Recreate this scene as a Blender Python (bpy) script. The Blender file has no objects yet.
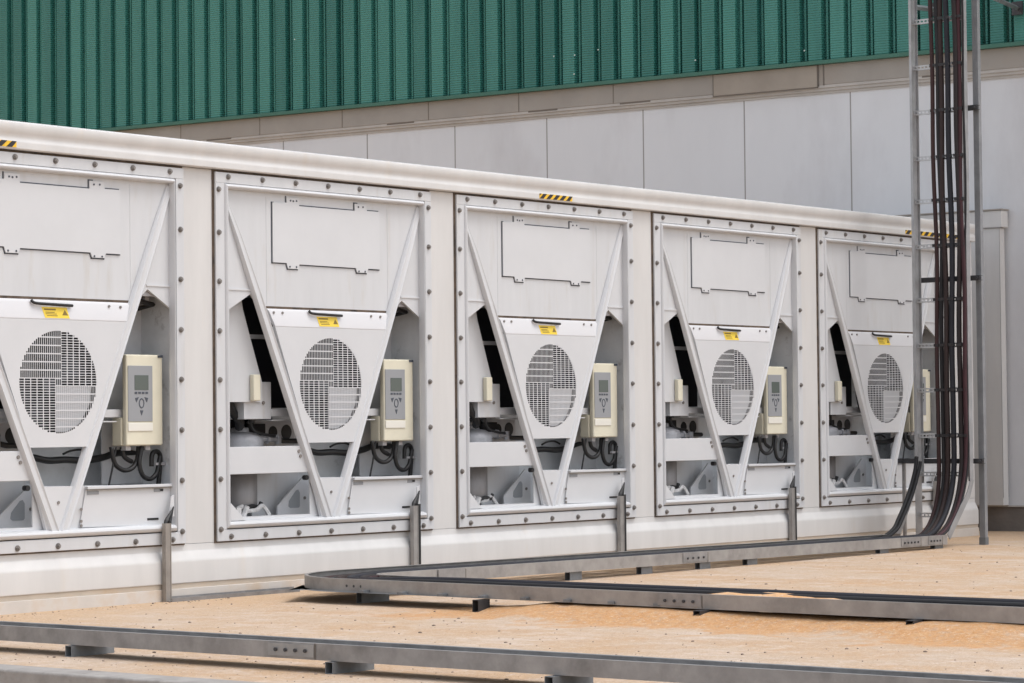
import bpy, bmesh, math, random
from mathutils import Vector, Matrix
random.seed(7)
S = bpy.context.scene
COL = S.collection

# ------------------------------------------------------------------ camera
cam_d = bpy.data.cameras.new("camera")
cam = bpy.data.objects.new("camera", cam_d); COL.objects.link(cam)
yaw, pitch, roll = 0.665941741, 0.0304605081, -0.0104484954
fw = Vector((math.cos(pitch)*math.cos(yaw), math.cos(pitch)*math.sin(yaw), math.sin(pitch)))
rt = Vector((math.sin(yaw), -math.cos(yaw), 0)); up = rt.cross(fw)
r2 = math.cos(roll)*rt + math.sin(roll)*up; u2 = -math.sin(roll)*rt + math.cos(roll)*up
M = Matrix((r2, u2, -fw)).transposed().to_4x4()
M.translation = Vector((-11.6619362, -11.4505528, 1.02507927))
cam.matrix_world = M
cam_d.sensor_width = 36; cam_d.lens = 36*2690.79/1024
cam_d.clip_start = .1; cam_d.clip_end = 2000
S.camera = cam

# ------------------------------------------------------------------ light
SUN_EL, SUN_AZ = math.radians(66), math.radians(-24)      # azimuth from -Y towards +X
sdir = Vector((math.cos(SUN_EL)*math.sin(-SUN_AZ), -math.cos(SUN_EL)*math.cos(SUN_AZ), math.sin(SUN_EL)))
w = bpy.data.worlds.new("World"); S.world = w; w.use_nodes = True
nt = w.node_tree; nt.nodes.clear()
wo = nt.nodes.new("ShaderNodeOutputWorld"); bg = nt.nodes.new("ShaderNodeBackground")
sky = nt.nodes.new("ShaderNodeTexSky"); sky.sky_type = 'NISHITA'; sky.sun_disc = False
sky.sun_elevation = SUN_EL; sky.sun_rotation = math.atan2(sdir.x, sdir.y)
sky.air_density = 1.0; sky.dust_density = 3.0; sky.ozone_density = 1.0
hs = nt.nodes.new("ShaderNodeHueSaturation"); hs.inputs['Saturation'].default_value = .34
nt.links.new(sky.outputs[0], hs.inputs['Color']); nt.links.new(hs.outputs[0], bg.inputs[0])
bg.inputs[1].default_value = .15
nt.links.new(bg.outputs[0], wo.inputs[0])
sl = bpy.data.lights.new("sun", 'SUN'); sl.energy = .55; sl.angle = math.radians(24); sl.color = (1, .975, .945)
sun = bpy.data.objects.new("sun", sl); COL.objects.link(sun)
sun.rotation_euler = sdir.to_track_quat('Z', 'Y').to_euler()
S.view_settings.view_transform = 'Standard'; S.view_settings.look = 'None'
S.view_settings.exposure = 0.77; S.view_settings.gamma = 1

# ------------------------------------------------------------------ materials
def mat(name, col, rough=.5, metal=0.0, var=.0, scale=3.0, stretch=(1, 1, 1), bump=0.0, bscale=40, col2=None, c2=(.45, .62), c2scale=2.0, fine=.0):
    m = bpy.data.materials.new(name); m.use_nodes = True
    N, L = m.node_tree.nodes, m.node_tree.links
    b = N['Principled BSDF']; b.inputs['Roughness'].default_value = rough; b.inputs['Metallic'].default_value = metal
    tc = N.new('ShaderNodeTexCoord'); mp = N.new('ShaderNodeMapping'); mp.inputs['Scale'].default_value = stretch
    geo = N.new('ShaderNodeNewGeometry')
    L.new(geo.outputs['Position'], mp.inputs[0])
    base = N.new('ShaderNodeRGB'); base.outputs[0].default_value = (*col, 1); cur = base.outputs[0]
    if col2:
        n = N.new('ShaderNodeTexNoise'); n.inputs['Scale'].default_value = c2scale; n.inputs['Detail'].default_value = 7; n.inputs['Roughness'].default_value = .62
        L.new(mp.outputs[0], n.inputs['Vector'])
        r = N.new('ShaderNodeMapRange'); r.inputs[1].default_value = c2[0]; r.inputs[2].default_value = c2[1]; r.clamp = True
        L.new(n.outputs[0], r.inputs[0])
        mx = N.new('ShaderNodeMix'); mx.data_type = 'RGBA'; L.new(r.outputs[0], mx.inputs[0]); L.new(cur, mx.inputs[6]); mx.inputs[7].default_value = (*col2, 1)
        cur = mx.outputs[2]
    if var:
        n = N.new('ShaderNodeTexNoise'); n.inputs['Scale'].default_value = scale; n.inputs['Detail'].default_value = 8; n.inputs['Roughness'].default_value = .6
        L.new(mp.outputs[0], n.inputs['Vector'])
        r = N.new('ShaderNodeMapRange'); r.inputs[1].default_value = .3; r.inputs[2].default_value = .7; r.inputs[3].default_value = 1-var; r.inputs[4].default_value = 1+var*.5
        L.new(n.outputs[0], r.inputs[0])
        mx = N.new('ShaderNodeVectorMath'); mx.operation = 'SCALE'; L.new(cur, mx.inputs[0]); L.new(r.outputs[0], mx.inputs[3]); cur = mx.outputs[0]
    L.new(cur, b.inputs['Base Color'])
    if bump:
        n = N.new('ShaderNodeTexNoise'); n.inputs['Scale'].default_value = bscale; n.inputs['Detail'].default_value = 6
        L.new(geo.outputs['Position'], n.inputs['Vector'])
        bp = N.new('ShaderNodeBump'); bp.inputs['Strength'].default_value = bump; bp.inputs['Distance'].default_value = .01
        L.new(n.outputs[0], bp.inputs['Height']); L.new(bp.outputs[0], b.inputs['Normal'])
    return m

CREAM = mat('container_paint', (.622, .614, .602), .42, var=.07, scale=2.0, stretch=(3, 3, .5), bump=.06, bscale=5, col2=(.63, .585, .53), c2=(.60, .85), c2scale=2.5)
WHITE = mat('unit_white_paint', (.588, .598, .612), .38, var=.045, scale=3, stretch=(3, 3, .45), bump=.05, bscale=7, col2=(.53, .515, .49), c2=(.56, .80), c2scale=4)
WHITE2 = mat('unit_cover_paint', (.604, .613, .628), .34, var=.035, scale=4, bump=.03, bscale=6)
INNER = mat('unit_inner_sheet', (.68, .70, .72), .5, var=.12, scale=6, col2=(.36, .36, .36), c2=(.58, .75), c2scale=9)
LGREY = mat('bracket_sheet', (.60, .61, .63), .45, var=.10, scale=8)
DARK = mat('coil_shade_black', (.012, .013, .02), .6, var=.3, scale=40)  # coil colour, also the painted darkness behind the compressor
BLACK = mat('black_rubber', (.012, .012, .013), .5, var=.2, scale=20)
GAPSHADE = mat('gap_shade_brown', (.13, .095, .07), .9, var=.35, scale=12, col2=(.05, .04, .035), c2=(.5, .65), c2scale=9)  # dark brown painted for shaded gaps round the flange and below the panel
BOLT = mat('bolt_steel', (.27, .25, .235), .45, .5, var=.35, scale=60)
IVORY = mat('ivory_plastic', (.70, .665, .53), .45, var=.05, scale=8)
KEYGREY = mat('keypad_grey', (.29, .30, .315), .5)
LCD = mat('screen_dark', (.10, .12, .11), .2)
KEYDARK = mat('key_dark', (.06, .07, .09), .5)
ORANGE = mat('orange_sticker', (.85, .45, .05), .5)
YELLOW = mat('yellow_label', (.85, .62, .06), .5, var=.05, scale=60)
HAZY = mat('sticker_yellow', (.85, .52, .03), .5, var=.1, scale=30)
HAZB = mat('sticker_black', (.02, .018, .02), .5)
ALU = mat('compressor_grey', (.46, .46, .48), .5, .15, var=.25, scale=12, bump=.2, bscale=60)
STEELG = mat('tank_steel', (.27, .26, .26), .45, .3, var=.25, scale=7, stretch=(1, 1, .3))
GALV = mat('galvanised_steel', (.33, .32, .315), .5, .45, var=.25, scale=9, bump=.08, bscale=30, col2=(.235, .23, .225), c2=(.48, .72), c2scale=5)
GALVL = mat('bright_galvanised', (.56, .57, .58), .42, .4, var=.15, scale=12)
GALVD = mat('weathered_steel', (.22, .235, .25), .55, .4, var=.3, scale=9)
STRUTB = mat('dark_strut', (.06, .06, .065), .55, .3, var=.3, scale=20)
LADG = mat('ladder_galvanised', (.40, .405, .415), .45, .45, var=.2, scale=8)
TRAYG = mat('tray_galvanised', (.36, .345, .33), .5, .4, var=.22, scale=9, bump=.08, bscale=30, col2=(.26, .245, .235), c2=(.5, .75), c2scale=4)
PLATE = mat('plate_galvanised', (.34, .335, .33), .5, .4, var=.2, scale=12)
BROWNST = mat('dusty_steel', (.33, .30, .27), .6, .25, var=.25, scale=8)
WALLW = mat('wall_sandwich_panel', (.66, .675, .70), .5, var=.05, scale=1.5, stretch=(1, 1, .4), bump=.05, bscale=4, col2=(.53, .53, .55), c2=(.5, .75), c2scale=.8)
BAND = mat('beige_trim', (.34, .315, .285), .65, var=.10, scale=3, col2=(.30, .26, .22), c2=(.52, .75), c2scale=1.5)
BAND2 = mat('brown_trim', (.33, .29, .245), .65, var=.12, scale=3)
LEDGE = mat('ledge_trim', (.46, .44, .415), .6, var=.15, scale=3, col2=(.25, .2, .15), c2=(.6, .8), c2scale=3)
SEAM = mat('seam_dark', (.16, .14, .12), .8)
SEAML = mat('seam_light', (.36, .35, .35), .8)
PLINTH = mat('plinth_concrete', (.19, .17, .155), .85, var=.2, scale=5, bump=.3, bscale=30)
CONC = mat('concrete', (.33, .31, .29), .85, var=.25, scale=7, bump=.4, bscale=50, col2=(.2, .18, .17), c2=(.55, .7), c2scale=4)

def green_mat():
    m = mat('green_siding', (.040, .165, .118), .42)
    N, L = m.node_tree.nodes, m.node_tree.links; b = N['Principled BSDF']
    tc = N.new('ShaderNodeTexCoord'); sep = N.new('ShaderNodeSeparateXYZ'); L.new(tc.outputs['Object'], sep.inputs[0])
    # sheet to sheet tone: one random value per rib pitch
    dv = N.new('ShaderNodeMath'); dv.operation = 'DIVIDE'; dv.inputs[1].default_value = .2325*1; L.new(sep.outputs[0], dv.inputs[0])
    fl = N.new('ShaderNodeMath'); fl.operation = 'FLOOR'; L.new(dv.outputs[0], fl.inputs[0])
    wn = N.new('ShaderNodeTexWhiteNoise'); wn.noise_dimensions = '1D'; L.new(fl.outputs[0], wn.inputs['W'])
    mp = N.new('ShaderNodeMapping'); mp.inputs['Scale'].default_value = (5, 5, .6); L.new(tc.outputs['Object'], mp.inputs[0])
    nz = N.new('ShaderNodeTexNoise'); nz.inputs['Scale'].default_value = 2.2; nz.inputs['Detail'].default_value = 6; L.new(mp.outputs[0], nz.inputs['Vector'])
    ad = N.new('ShaderNodeMath'); ad.operation = 'ADD'; L.new(wn.outputs[0], ad.inputs[0]); L.new(nz.outputs[0], ad.inputs[1])
    cr = N.new('ShaderNodeValToRGB'); cr.color_ramp.elements[0].position = .35; cr.color_ramp.elements[1].position = 1.35/1.5
    cr.color_ramp.elements[0].color = (.030, .165, .138, 1); cr.color_ramp.elements[1].color = (.058, .240, .200, 1)
    md = N.new('ShaderNodeMath'); md.operation = 'MULTIPLY'; md.inputs[1].default_value = .667; L.new(ad.outputs[0], md.inputs[0]); L.new(md.outputs[0], cr.inputs[0])
    L.new(cr.outputs[0], b.inputs['Base Color'])
    # fine horizontal stucco ribs
    mz = N.new('ShaderNodeMath'); mz.operation = 'MULTIPLY'; mz.inputs[1].default_value = 2*math.pi/.0235; L.new(sep.outputs[2], mz.inputs[0])
    sn = N.new('ShaderNodeMath'); sn.operation = 'SINE'; L.new(mz.outputs[0], sn.inputs[0])
    bp = N.new('ShaderNodeBump'); bp.inputs['Strength'].default_value = .9; bp.inputs['Distance'].default_value = .0035
    L.new(sn.outputs[0], bp.inputs['Height']); L.new(bp.outputs[0], b.inputs['Normal'])
    return m
GREEN = green_mat()
GREENT = mat('green_flashing', (.045, .15, .11), .5, var=.15, scale=4)

def ground_mat(name, orange=0.0):
    m = bpy.data.materials.new(name); m.use_nodes = True
    N, L = m.node_tree.nodes, m.node_tree.links; b = N['Principled BSDF']; b.inputs['Roughness'].default_value = .95
    b.inputs['Specular IOR Level'].default_value = .15
    g = N.new('ShaderNodeNewGeometry')
    def noise(sc, det=8, rough=.6, st=(1, 1, 1)):
        mp = N.new('ShaderNodeMapping'); mp.inputs['Scale'].default_value = st; L.new(g.outputs['Position'], mp.inputs[0])
        n = N.new('ShaderNodeTexNoise'); n.inputs['Scale'].default_value = sc; n.inputs['Detail'].default_value = det; n.inputs['Roughness'].default_value = rough
        L.new(mp.outputs[0], n.inputs['Vector']); return n.outputs[0]
    def rng(x, a, c, lo=0, hi=1):
        r = N.new('ShaderNodeMapRange'); r.inputs[1].default_value = a; r.inputs[2].default_value = c; r.inputs[3].default_value = lo; r.inputs[4].default_value = hi; L.new(x, r.inputs[0]); return r.outputs[0]
    def mix(f, a, c):
        mx = N.new('ShaderNodeMix'); mx.data_type = 'RGBA'; L.new(f, mx.inputs[0])
        for i, v in ((6, a), (7, c)):
            if isinstance(v, tuple): mx.inputs[i].default_value = (*v, 1)
            else: L.new(v, mx.inputs[i])
        return mx.outputs[2]
    if orange:
        c = mix(rng(noise(3), .35, .7), (.62, .34, .155), (.66, .41, .22))
        c = mix(rng(noise(30), .6, .75), c, (.5, .27, .12))
    else:
        c = mix(rng(noise(.9, 9, .70, (1, .75, 1)), .42, .58), (.51, .40, .305), (.49, .335, .21))
        c = mix(rng(noise(2.6, 9, .75, (1.3, .7, 1)), .50, .61, 0, .5), c, (.60, .51, .44))
        c = mix(rng(noise(1.3, 9, .75), .57, .70, 0, .75), c, (.55, .34, .185))
        c = mix(rng(noise(14, 6, .7), .56, .74, 0, .55), c, (.42, .31, .22))
        c = mix(rng(noise(70, 3, .6), .62, .72, 0, .6), c, (.30, .235, .18))
        c = mix(rng(noise(55, 3, .6, (1.2, 1, 1)), .63, .73, 0, .6), c, (.74, .68, .60))
    c = mix(rng(noise(4.5, 9, .8), .52, .64, 0, .6), c, (.45, .32, .22))
    c = mix(rng(noise(7, 9, .8, (1, 1.4, 1)), .54, .64, 0, .55), c, (.66, .585, .52))
    if not orange:
        # orange dust blown against the tray
        sp = N.new('ShaderNodeSeparateXYZ'); L.new(g.outputs['Position'], sp.inputs[0])
        def m2(op, a, v):
            q = N.new('ShaderNodeMath'); q.operation = op
            for i_, w_ in ((0, a), (1, v)):
                if isinstance(w_, (int, float)): q.inputs[i_].default_value = w_
                else: L.new(w_, q.inputs[i_])
            return q.outputs[0]
        xs = m2('ADD', sp.outputs[0], m2('MULTIPLY', sp.outputs[1], -.034)); xs = m2('ADD', xs, .20)
        d_ = m2('ABSOLUTE', xs, 0); d_ = m2('SUBTRACT', d_, m2('MULTIPLY', m2('SUBTRACT', noise(1.6, 9, .72), .5), 2.9))
        f1 = rng(d_, .52, .24); f2 = rng(sp.outputs[1], -1.4, -2.1)
        fa = m2('MULTIPLY', rng(m2('ADD', sp.outputs[1], m2('MULTIPLY', m2('SUBTRACT', noise(1.2, 8, .7), .5), 3.2)), -1.1, -.3), .75)
        c = mix(fa, c, (.53, .37, .235))
        c = mix(m2('MULTIPLY', f1, f2), c, mix(rng(noise(20, 6), .35, .7), (.50, .265, .115), (.56, .345, .18)))
    c = mix(rng(noise(140, 3, .7), .60, .72, 0, .55), c, (.28, .21, .16))
    c = mix(rng(noise(22, 8, .8), .50, .64, 0, .7), c, (.42, .31, .225))
    c = mix(rng(noise(45, 6, .8), .54, .66, 0, .6), c, (.70, .62, .53))
    L.new(c, b.inputs['Base Color'])
    bp = N.new('ShaderNodeBump'); bp.inputs['Strength'].default_value = .8 if not orange else .25; bp.inputs['Distance'].default_value = .012
    ad = N.new('ShaderNodeMath'); ad.operation = 'ADD'; L.new(noise(9), ad.inputs[0]); L.new(noise(60, 5), ad.inputs[1])
    L.new(ad.outputs[0], bp.inputs['Height']); L.new(bp.outputs[0], b.inputs['Normal'])
    return m
GROUND = ground_mat('sandy_ground'); SAND = ground_mat('orange_sand', 1)

# ------------------------------------------------------------------ helpers
def tag(o, label=None, cat=None, group=None, kind=None):
    if label: o['label'] = label
    if cat: o['category'] = cat
    if group: o['group'] = group
    if kind: o['kind'] = kind
    return o
def empty(name, loc=(0, 0, 0), rz=0, **k):
    o = bpy.data.objects.new(name, None); o.empty_display_size = .2; COL.objects.link(o)
    o.location = loc; o.rotation_euler = (0, 0, rz); return tag(o, **k)
class MB:
    def __init__(s): s.bm = bmesh.new(); s.mi = 0
    def _f(s, vs):
        try: f = s.bm.faces.new(vs); f.material_index = s.mi; return f
        except ValueError: return None
    def box(s, x0, x1, y0, y1, z0, z1):
        v = [s.bm.verts.new(p) for p in ((x0, y0, z0), (x1, y0, z0), (x1, y1, z0), (x0, y1, z0), (x0, y0, z1), (x1, y0, z1), (x1, y1, z1), (x0, y1, z1))]
        for f in ((3, 2, 1, 0), (4, 5, 6, 7), (0, 1, 5, 4), (1, 2, 6, 5), (2, 3, 7, 6), (3, 0, 4, 7)): s._f([v[i] for i in f])
        return s
    def prism(s, poly, y0, y1):                 # poly in (x, z), extruded along y
        a = [s.bm.verts.new((x, y0, z)) for x, z in poly]; b = [s.bm.verts.new((x, y1, z)) for x, z in poly]
        n = len(poly); s._f(a); s._f(b[::-1])
        for i in range(n): s._f([a[i], b[i], b[(i+1) % n], a[(i+1) % n]])
        return s
    def extx(s, prof, x0, x1):                  # closed profile (y, z) extruded along x
        a = [s.bm.verts.new((x0, y, z)) for y, z in prof]; b = [s.bm.verts.new((x1, y, z)) for y, z in prof]
        n = len(prof); s._f(a); s._f(b[::-1])
        for i in range(n): s._f([a[i], b[i], b[(i+1) % n], a[(i+1) % n]])
        return s
    def loft(s, rings, cap=True):
        R = [[s.bm.verts.new(p) for p in r] for r in rings]; n = len(R[0])
        for i in range(len(R)-1):
            for j in range(n): s._f([R[i][j], R[i][(j+1) % n], R[i+1][(j+1) % n], R[i+1][j]])
        if cap: s._f(R[0][::-1]); s._f(R[-1])
        return s
    def tube(s, pts, r, n=8):
        pts = [Vector(p) for p in pts]; rings = []
        ref = Vector((0.13, .21, 1)).normalized()
        t0 = (pts[1]-pts[0]).normalized(); nrm = t0.cross(ref)
        if nrm.length < .1: nrm = t0.cross(Vector((1, 0, 0)))
        nrm.normalize()
        for i, p in enumerate(pts):
            t = (pts[min(i+1, len(pts)-1)]-pts[max(i-1, 0)]).normalized()
            nrm = (nrm-t*nrm.dot(t)).normalized(); bn = t.cross(nrm)
            rr = r[i] if isinstance(r, (list, tuple)) else r
            rings.append([p+rr*(math.cos(2*math.pi*k/n)*nrm+math.sin(2*math.pi*k/n)*bn) for k in range(n)])
        return s.loft(rings)
    def sweep(s, pts, prof):                    # prof (lateral to the right of travel, z offset), path with z
        pts = [Vector(p) for p in pts]; rings = []
        for i, p in enumerate(pts):
            a = (p-pts[i-1]) if i else None; b = (pts[i+1]-p) if i < len(pts)-1 else None
            def hd(v): v = Vector((v.x, v.y, 0)); return v.normalized()
            if a is None: d = hd(b); k = 1
            elif b is None: d = hd(a); k = 1
            else:
                da, db = hd(a), hd(b); d = (da+db).normalized(); k = 1/max(.4, d.dot(da))
            lat = Vector((d.y, -d.x, 0))*k
            rings.append([p+lat*q[0]+Vector((0, 0, q[1])) for q in prof])
        return s.loft(rings)
    def cyl(s, c, r, h, axis='y', n=12, r2=None):
        c = Vector(c); ax = {'x': Vector((1, 0, 0)), 'y': Vector((0, 1, 0)), 'z': Vector((0, 0, 1))}[axis]
        e1 = Vector((0, 0, 1)) if axis != 'z' else Vector((1, 0, 0)); e2 = ax.cross(e1); r2 = r if r2 is None else r2
        return s.loft([[c+rr*(math.cos(2*math.pi*k/n)*e1+math.sin(2*math.pi*k/n)*e2)+ax*hh for k in range(n)] for rr, hh in ((r, 0), (r2, h))])
    def lathe(s, c, prof, n=20):                # profile (r, z) about vertical axis
        c = Vector(c)
        return s.loft([[c+Vector((r*math.cos(2*math.pi*k/n), r*math.sin(2*math.pi*k/n), z)) for k in range(n)] for r, z in prof])
    def build(s, name, m, parent=None, bev=0, smooth=False, **k):
        bmesh.ops.recalc_face_normals(s.bm, faces=s.bm.faces)
        me = bpy.data.meshes.new(name); s.bm.to_mesh(me); s.bm.free()
        for mm in (m if isinstance(m, list) else [m]): me.materials.append(mm)
        o = bpy.data.objects.new(name, me); COL.objects.link(o)
        if parent: o.parent = parent
        if smooth:
            for p in me.polygons: p.use_smooth = True
        if bev:
            b = o.modifiers.new('bevel', 'BEVEL'); b.width = bev; b.segments = 2; b.limit_method = 'ANGLE'; b.angle_limit = math.radians(40)
            wn = o.modifiers.new('wn', 'WEIGHTED_NORMAL'); 
            for p in me.polygons: p.use_smooth = True
        return tag(o, **k)
def smoothpath(pts, n=6):
    P = [Vector(p) for p in pts]; out = []
    for i in range(len(P)-1):
        p0, p1, p2, p3 = P[max(i-1, 0)], P[i], P[i+1], P[min(i+2, len(P)-1)]
        for k in range(n):
            t = k/n
            out.append(.5*((2*p1)+(-p0+p2)*t+(2*p0-5*p1+4*p2-p3)*t*t+(-p0+3*p1-3*p2+p3)*t**3))
    out.append(P[-1]); return out
def children(o): return [c for c in list(bpy.data.objects) if c.parent == o]
def copy_tree(o, parent=None):
    c = o.copy(); COL.objects.link(c)
    if parent: c.parent = parent
    for ch in children(o): copy_tree(ch, c)
    return c

# ------------------------------------------------------------------ setting: ground
mb = MB(); v = [mb.bm.verts.new(p) for p in ((-400, -400, -.32), (400, -400, -.32), (400, 400, -.32), (-400, 400, -.32))]; mb._f(v)
mb.build('lower_ground', ground_mat('far_ground'), kind='structure')
mb = MB(); mb.box(-3.81, 60, -60, 60, -.32, 0)
mb.build('ground', GROUND, kind='structure')
mb = MB(); mb.box(-3.99, -3.812, -60, 60, -.33, .004)
mb.build('concrete_edge', CONC, bev=.012, kind='structure')
# sand drifts along the cable tray
def drift(name, pts, z0=-.004):
    mb = MB(); rings = []
    for (x, y, wd, h) in pts:
        rings.append([(x+wd*a, y, z0+h*(math.cos(math.pi/2*min(1, abs(a)))**1.4)*(1+.12*math.sin(7*a+y*4)*(1-abs(a)))) for a in [-1+k*.2 for k in range(11)]])
    R = [[mb.bm.verts.new(p) for p in r] for r in rings]
    for i in range(len(R)-1):
        for j in range(10): mb._f([R[i][j], R[i][j+1], R[i+1][j+1], R[i+1][j]])
    return mb.build(name, GROUND, smooth=True, kind='structure')
rr = random.Random(3); P = []
y = -1.75
while y > -9:
    k = min(1, (-1.75-y)/.9); 
    P.append((-.03-.034*(-y-1.2), y, (.16+.44*k*(.75+.25*math.sin(y*2.1+1)+.05*rr.uniform(-1, 1)))*k+.02, .074*k*(.86+.13*math.sin(y*3.3)+.04*rr.uniform(-1, 1)))); y -= .1
drift('sand_drift', P)
# pebbles and clods
mb = MB(); rr = random.Random(11)
for i in range(900):
    a = rr.random()
    if a < .45: X, Y = rr.uniform(-3.75, -.2), rr.uniform(-6.8, -.4)
    elif a < .8: X, Y = rr.uniform(.4, 8), rr.uniform(-6, -1.05)
    elif a < .9: X, Y = rr.uniform(-3.8, -3.0), rr.uniform(-5, -1.8)
    else: X, Y = rr.uniform(-2.5, 0), rr.uniform(-.25, -.08)
    s_ = rr.choice((.0018, .002, .0025, .003, .003, .004, .006))*rr.uniform(.8, 1.3)
    m_ = Matrix.Translation((X, Y, s_*.3)) @ Matrix.Rotation(rr.uniform(0, 6), 4, 'Z') @ Matrix.Diagonal((s_*1.6, s_, s_*.7, 1))
    bmesh.ops.create_icosphere(mb.bm, subdivisions=1, radius=1, matrix=m_)
mb.build('pebbles', mat('pebble', (.26, .20, .16), .9, var=.5, scale=8), kind='stuff', label='small dark pebbles and clods scattered over the sandy ground')

# ------------------------------------------------------------------ building behind
B = empty('warehouse_wall', (10.36, 0, 0), math.atan2(-1, .068), label='tall warehouse wall of pale grey panels with green ribbed metal siding above', cat='building')
s0, s1 = -17.0, 4.5
mb = MB()
mb.box(s0, s1, 0, .2, .225, 4.14)
mb.build('wall_panel', WALLW, B)
mb = MB()
for i in range(-13, 5):
    x = -6.258+1.1465*(i+2)
    if -16.5 < x < 4: mb.box(x-.006, x+.006, -.0015, .02, .23, 4.13)
mb.build('panel_seam', mat('seam_mid', (.30, .29, .28), .8), B)
mb = MB(); mb.box(s0, s1, .015, .18, 0, .2245); mb.build('plinth', PLINTH, B)
mb = MB(); mb.box(s0, s1, -.012, .012, .222, .236); mb.build('drip_edge', LEDGE, B)
mb = MB(); mb.box(s0, s1, -.05, .1, 4.205, 4.397)
mb.build('trim_band', BAND, B, bev=.004)
mb = MB()
for i in range(-8, 5):
    x = -7.70+1.140*(i+1)
    if abs(x-(-3.139)) < .2 or abs(x+1.99) < .2: continue
    mb.box(x-.005, x+.005, -.0525, .02, 4.206, 4.395)
mb.build('band_seam', mat('seam_band', (.20, .175, .15), .8), B)
mb = MB(); mb.box(-3.12, -1.99, -.066, -.045, 4.188, 4.394); mb.build('patch_panel', BAND2, B, bev=.003)
mb = MB(); mb.box(-3.132, -3.121, -.062, -.045, 4.186, 4.394); mb.box(-3.13, -1.99, -.064, -.045, 4.178, 4.187); mb.box(-1.987, -1.978, -.062, -.045, 4.188, 4.394); mb.box(-1.93, -1.92, -.056, -.045, 4.2, 4.394)
mb.build('patch_seam', SEAM, B)
mb = MB()
mb.extx([(0, 4.204), (-.045, 4.204), (-.045, 4.178), (-.03, 4.172), (-.03, 4.150), (-.012, 4.143), (-.012, 4.122), (0, 4.122)], s0, s1)
mb.build('ledge', LEDGE, B)
mb = MB(); 
for x in (-9.6, -7.1, -5.3, -4.2, -2.4, -.9, .6): mb.box(x-.006, x+.35, -.0475, -.04, 4.190, 4.2045)
mb.build('ledge_gap', SEAM, B)
# ribbed siding: raised flat crowns and narrow valleys
pitch_, zt = .2325, 9.0
prof = []; x = s0 + .11
ph = -6.753
k0 = math.floor((s0-ph)/pitch_)+1
rr = random.Random(5)
for k in range(k0, int((s1-ph)/pitch_)):
    c = ph+k*pitch_                       # valley centre
    a = .040+rr.uniform(-.004, .006)
    prof += [(c-a-.005, -.050), (c-a, .012), (c-.014, .012), (c-.010, -.018), (c+.010, -.018), (c+.014, .012), (c+a, .012), (c+a+.005, -.050)]
mb = MB()
lo = [mb.bm.verts.new((x, y-.05, 4.402)) for x, y in prof]; hi = [mb.bm.verts.new((x, y-.05, zt)) for x, y in prof]
for i in range(len(prof)-1): mb._f([lo[i], lo[i+1], hi[i+1], hi[i]])
mb.build('green_siding', GREEN, B)
mb = MB(); mb.box(s0, s1, -.038, .2, 4.41, zt); mb.build('backing_wall', GREENT, B)
mb = MB(); mb.extx([(-.112, 4.432), (-.106, 4.432), (-.09, 4.41), (-.05, 4.406), (-.05, 4.397), (-.112, 4.397)], s0, s1); mb.build('flashing', GREENT, B)
mb = MB(); mb.box(s0, s1, -.12, .25, zt, zt+.12); mb.build('roof_edge', GREENT, B)
mb = MB()
for (x, z) in ((-4.95, 4.73), (-4.70, 4.72), (-4.71, 4.53), (-4.42, 4.75), (-3.3, 4.55), (-2.1, 4.54), (-8.3, 5.2)):
    mb.cyl((x, -.103, z), .008, .006, n=8)
mb.build('screw_cap', mat('chalky_spot', (.5, .6, .55), .6), B)
# enclosure between container and wall
D = empty('service_duct', (10.22, .10, 0), 0, label='pale boxed duct with a lipped cap standing against the wall behind the ladder post', cat='duct')
mb = MB(); mb.box(0, .10, .012, 2.2, .238, 2.752); mb.build('casing', CREAM, D, bev=.004)
mb = MB(); mb.box(-.012, .11, -.020, 2.2, 2.757, 2.91); mb.build('cap', CREAM, D, bev=.006)
mb = MB(); mb.box(-.025, .12, -.028, 2.2, 2.911, 2.925); mb.build('lip', BAND, D, bev=.003)
mb = MB(); mb.box(-.0015, .003, .0095, .014, .31, 2.75); mb.box(.098, .102, .0095, .0115, .31, 2.75); mb.box(-.0135, -.008, -.022, 2.2, 2.7525, 2.7565); mb.build('seam', SEAML, D)

# ------------------------------------------------------------------ container
Cn = empty('equipment_container', (0, 0, 0), label='long off-white steel container box holding the row of cooling units', cat='container')
X0, X1 = -2.72, 9.48; PT = 2.30024
edges = [X0]
for i in range(5):
    a = (i-1)*PT; edges += [a-.012, a+2.03+.004]
edges.append(X1)
for i in range(0, len(edges), 2):
    mb = MB(); mb.box(edges[i], edges[i+1], 0, .06, .33, 2.578); mb.build('pier_wall', CREAM, Cn)
mb = MB(); mb.box(X0, X1, 2.38, 2.44, .05, 2.7); mb.build('back_wall', CREAM, Cn)
mb = MB(); mb.box(X0, X0+.06, .06, 2.38, .05, 2.7); mb.box(X1-.06, X1, .06, 2.38, .05, 2.7); mb.build('end_wall', CREAM, Cn)
mb = MB(); mb.box(X0+.06, X1-.06, .06, 2.38, 2.64, 2.70); mb.build('roof', CREAM, Cn)
mb = MB()
mb.extx([(.06, 2.738), (-.035, 2.740), (-.052, 2.732), (-.056, 2.715), (-.053, 2.690), (-.045, 2.672), (-.038, 2.656), (-.038, 2.640), (-.045, 2.630), (-.046, 2.62), (-.046, 2.588), (-.04, 2.582), (.06, 2.580)], X0, X1)
mb.build('top_rail', CREAM, Cn, bev=.002)
mb = MB()
mb.extx([(.06, .328), (0, .328), (0, .292), (-.006, .284), (-.028, .240), (-.034, .222), (-.034, .105), (-.030, .098), (.06, .098)], X0, X1)
mb.build('sill', CREAM, Cn, bev=.003)
mb = MB(); mb.box(X0, X1, -.026, .06, .070, .0975)
mb.build('rust_groove', mat('rusty_paint', (.52, .45, .37), .75, var=.15, scale=6, stretch=(1, 1, 3), col2=(.42, .31, .21), c2=(.5, .75), c2scale=3), Cn)
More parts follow.
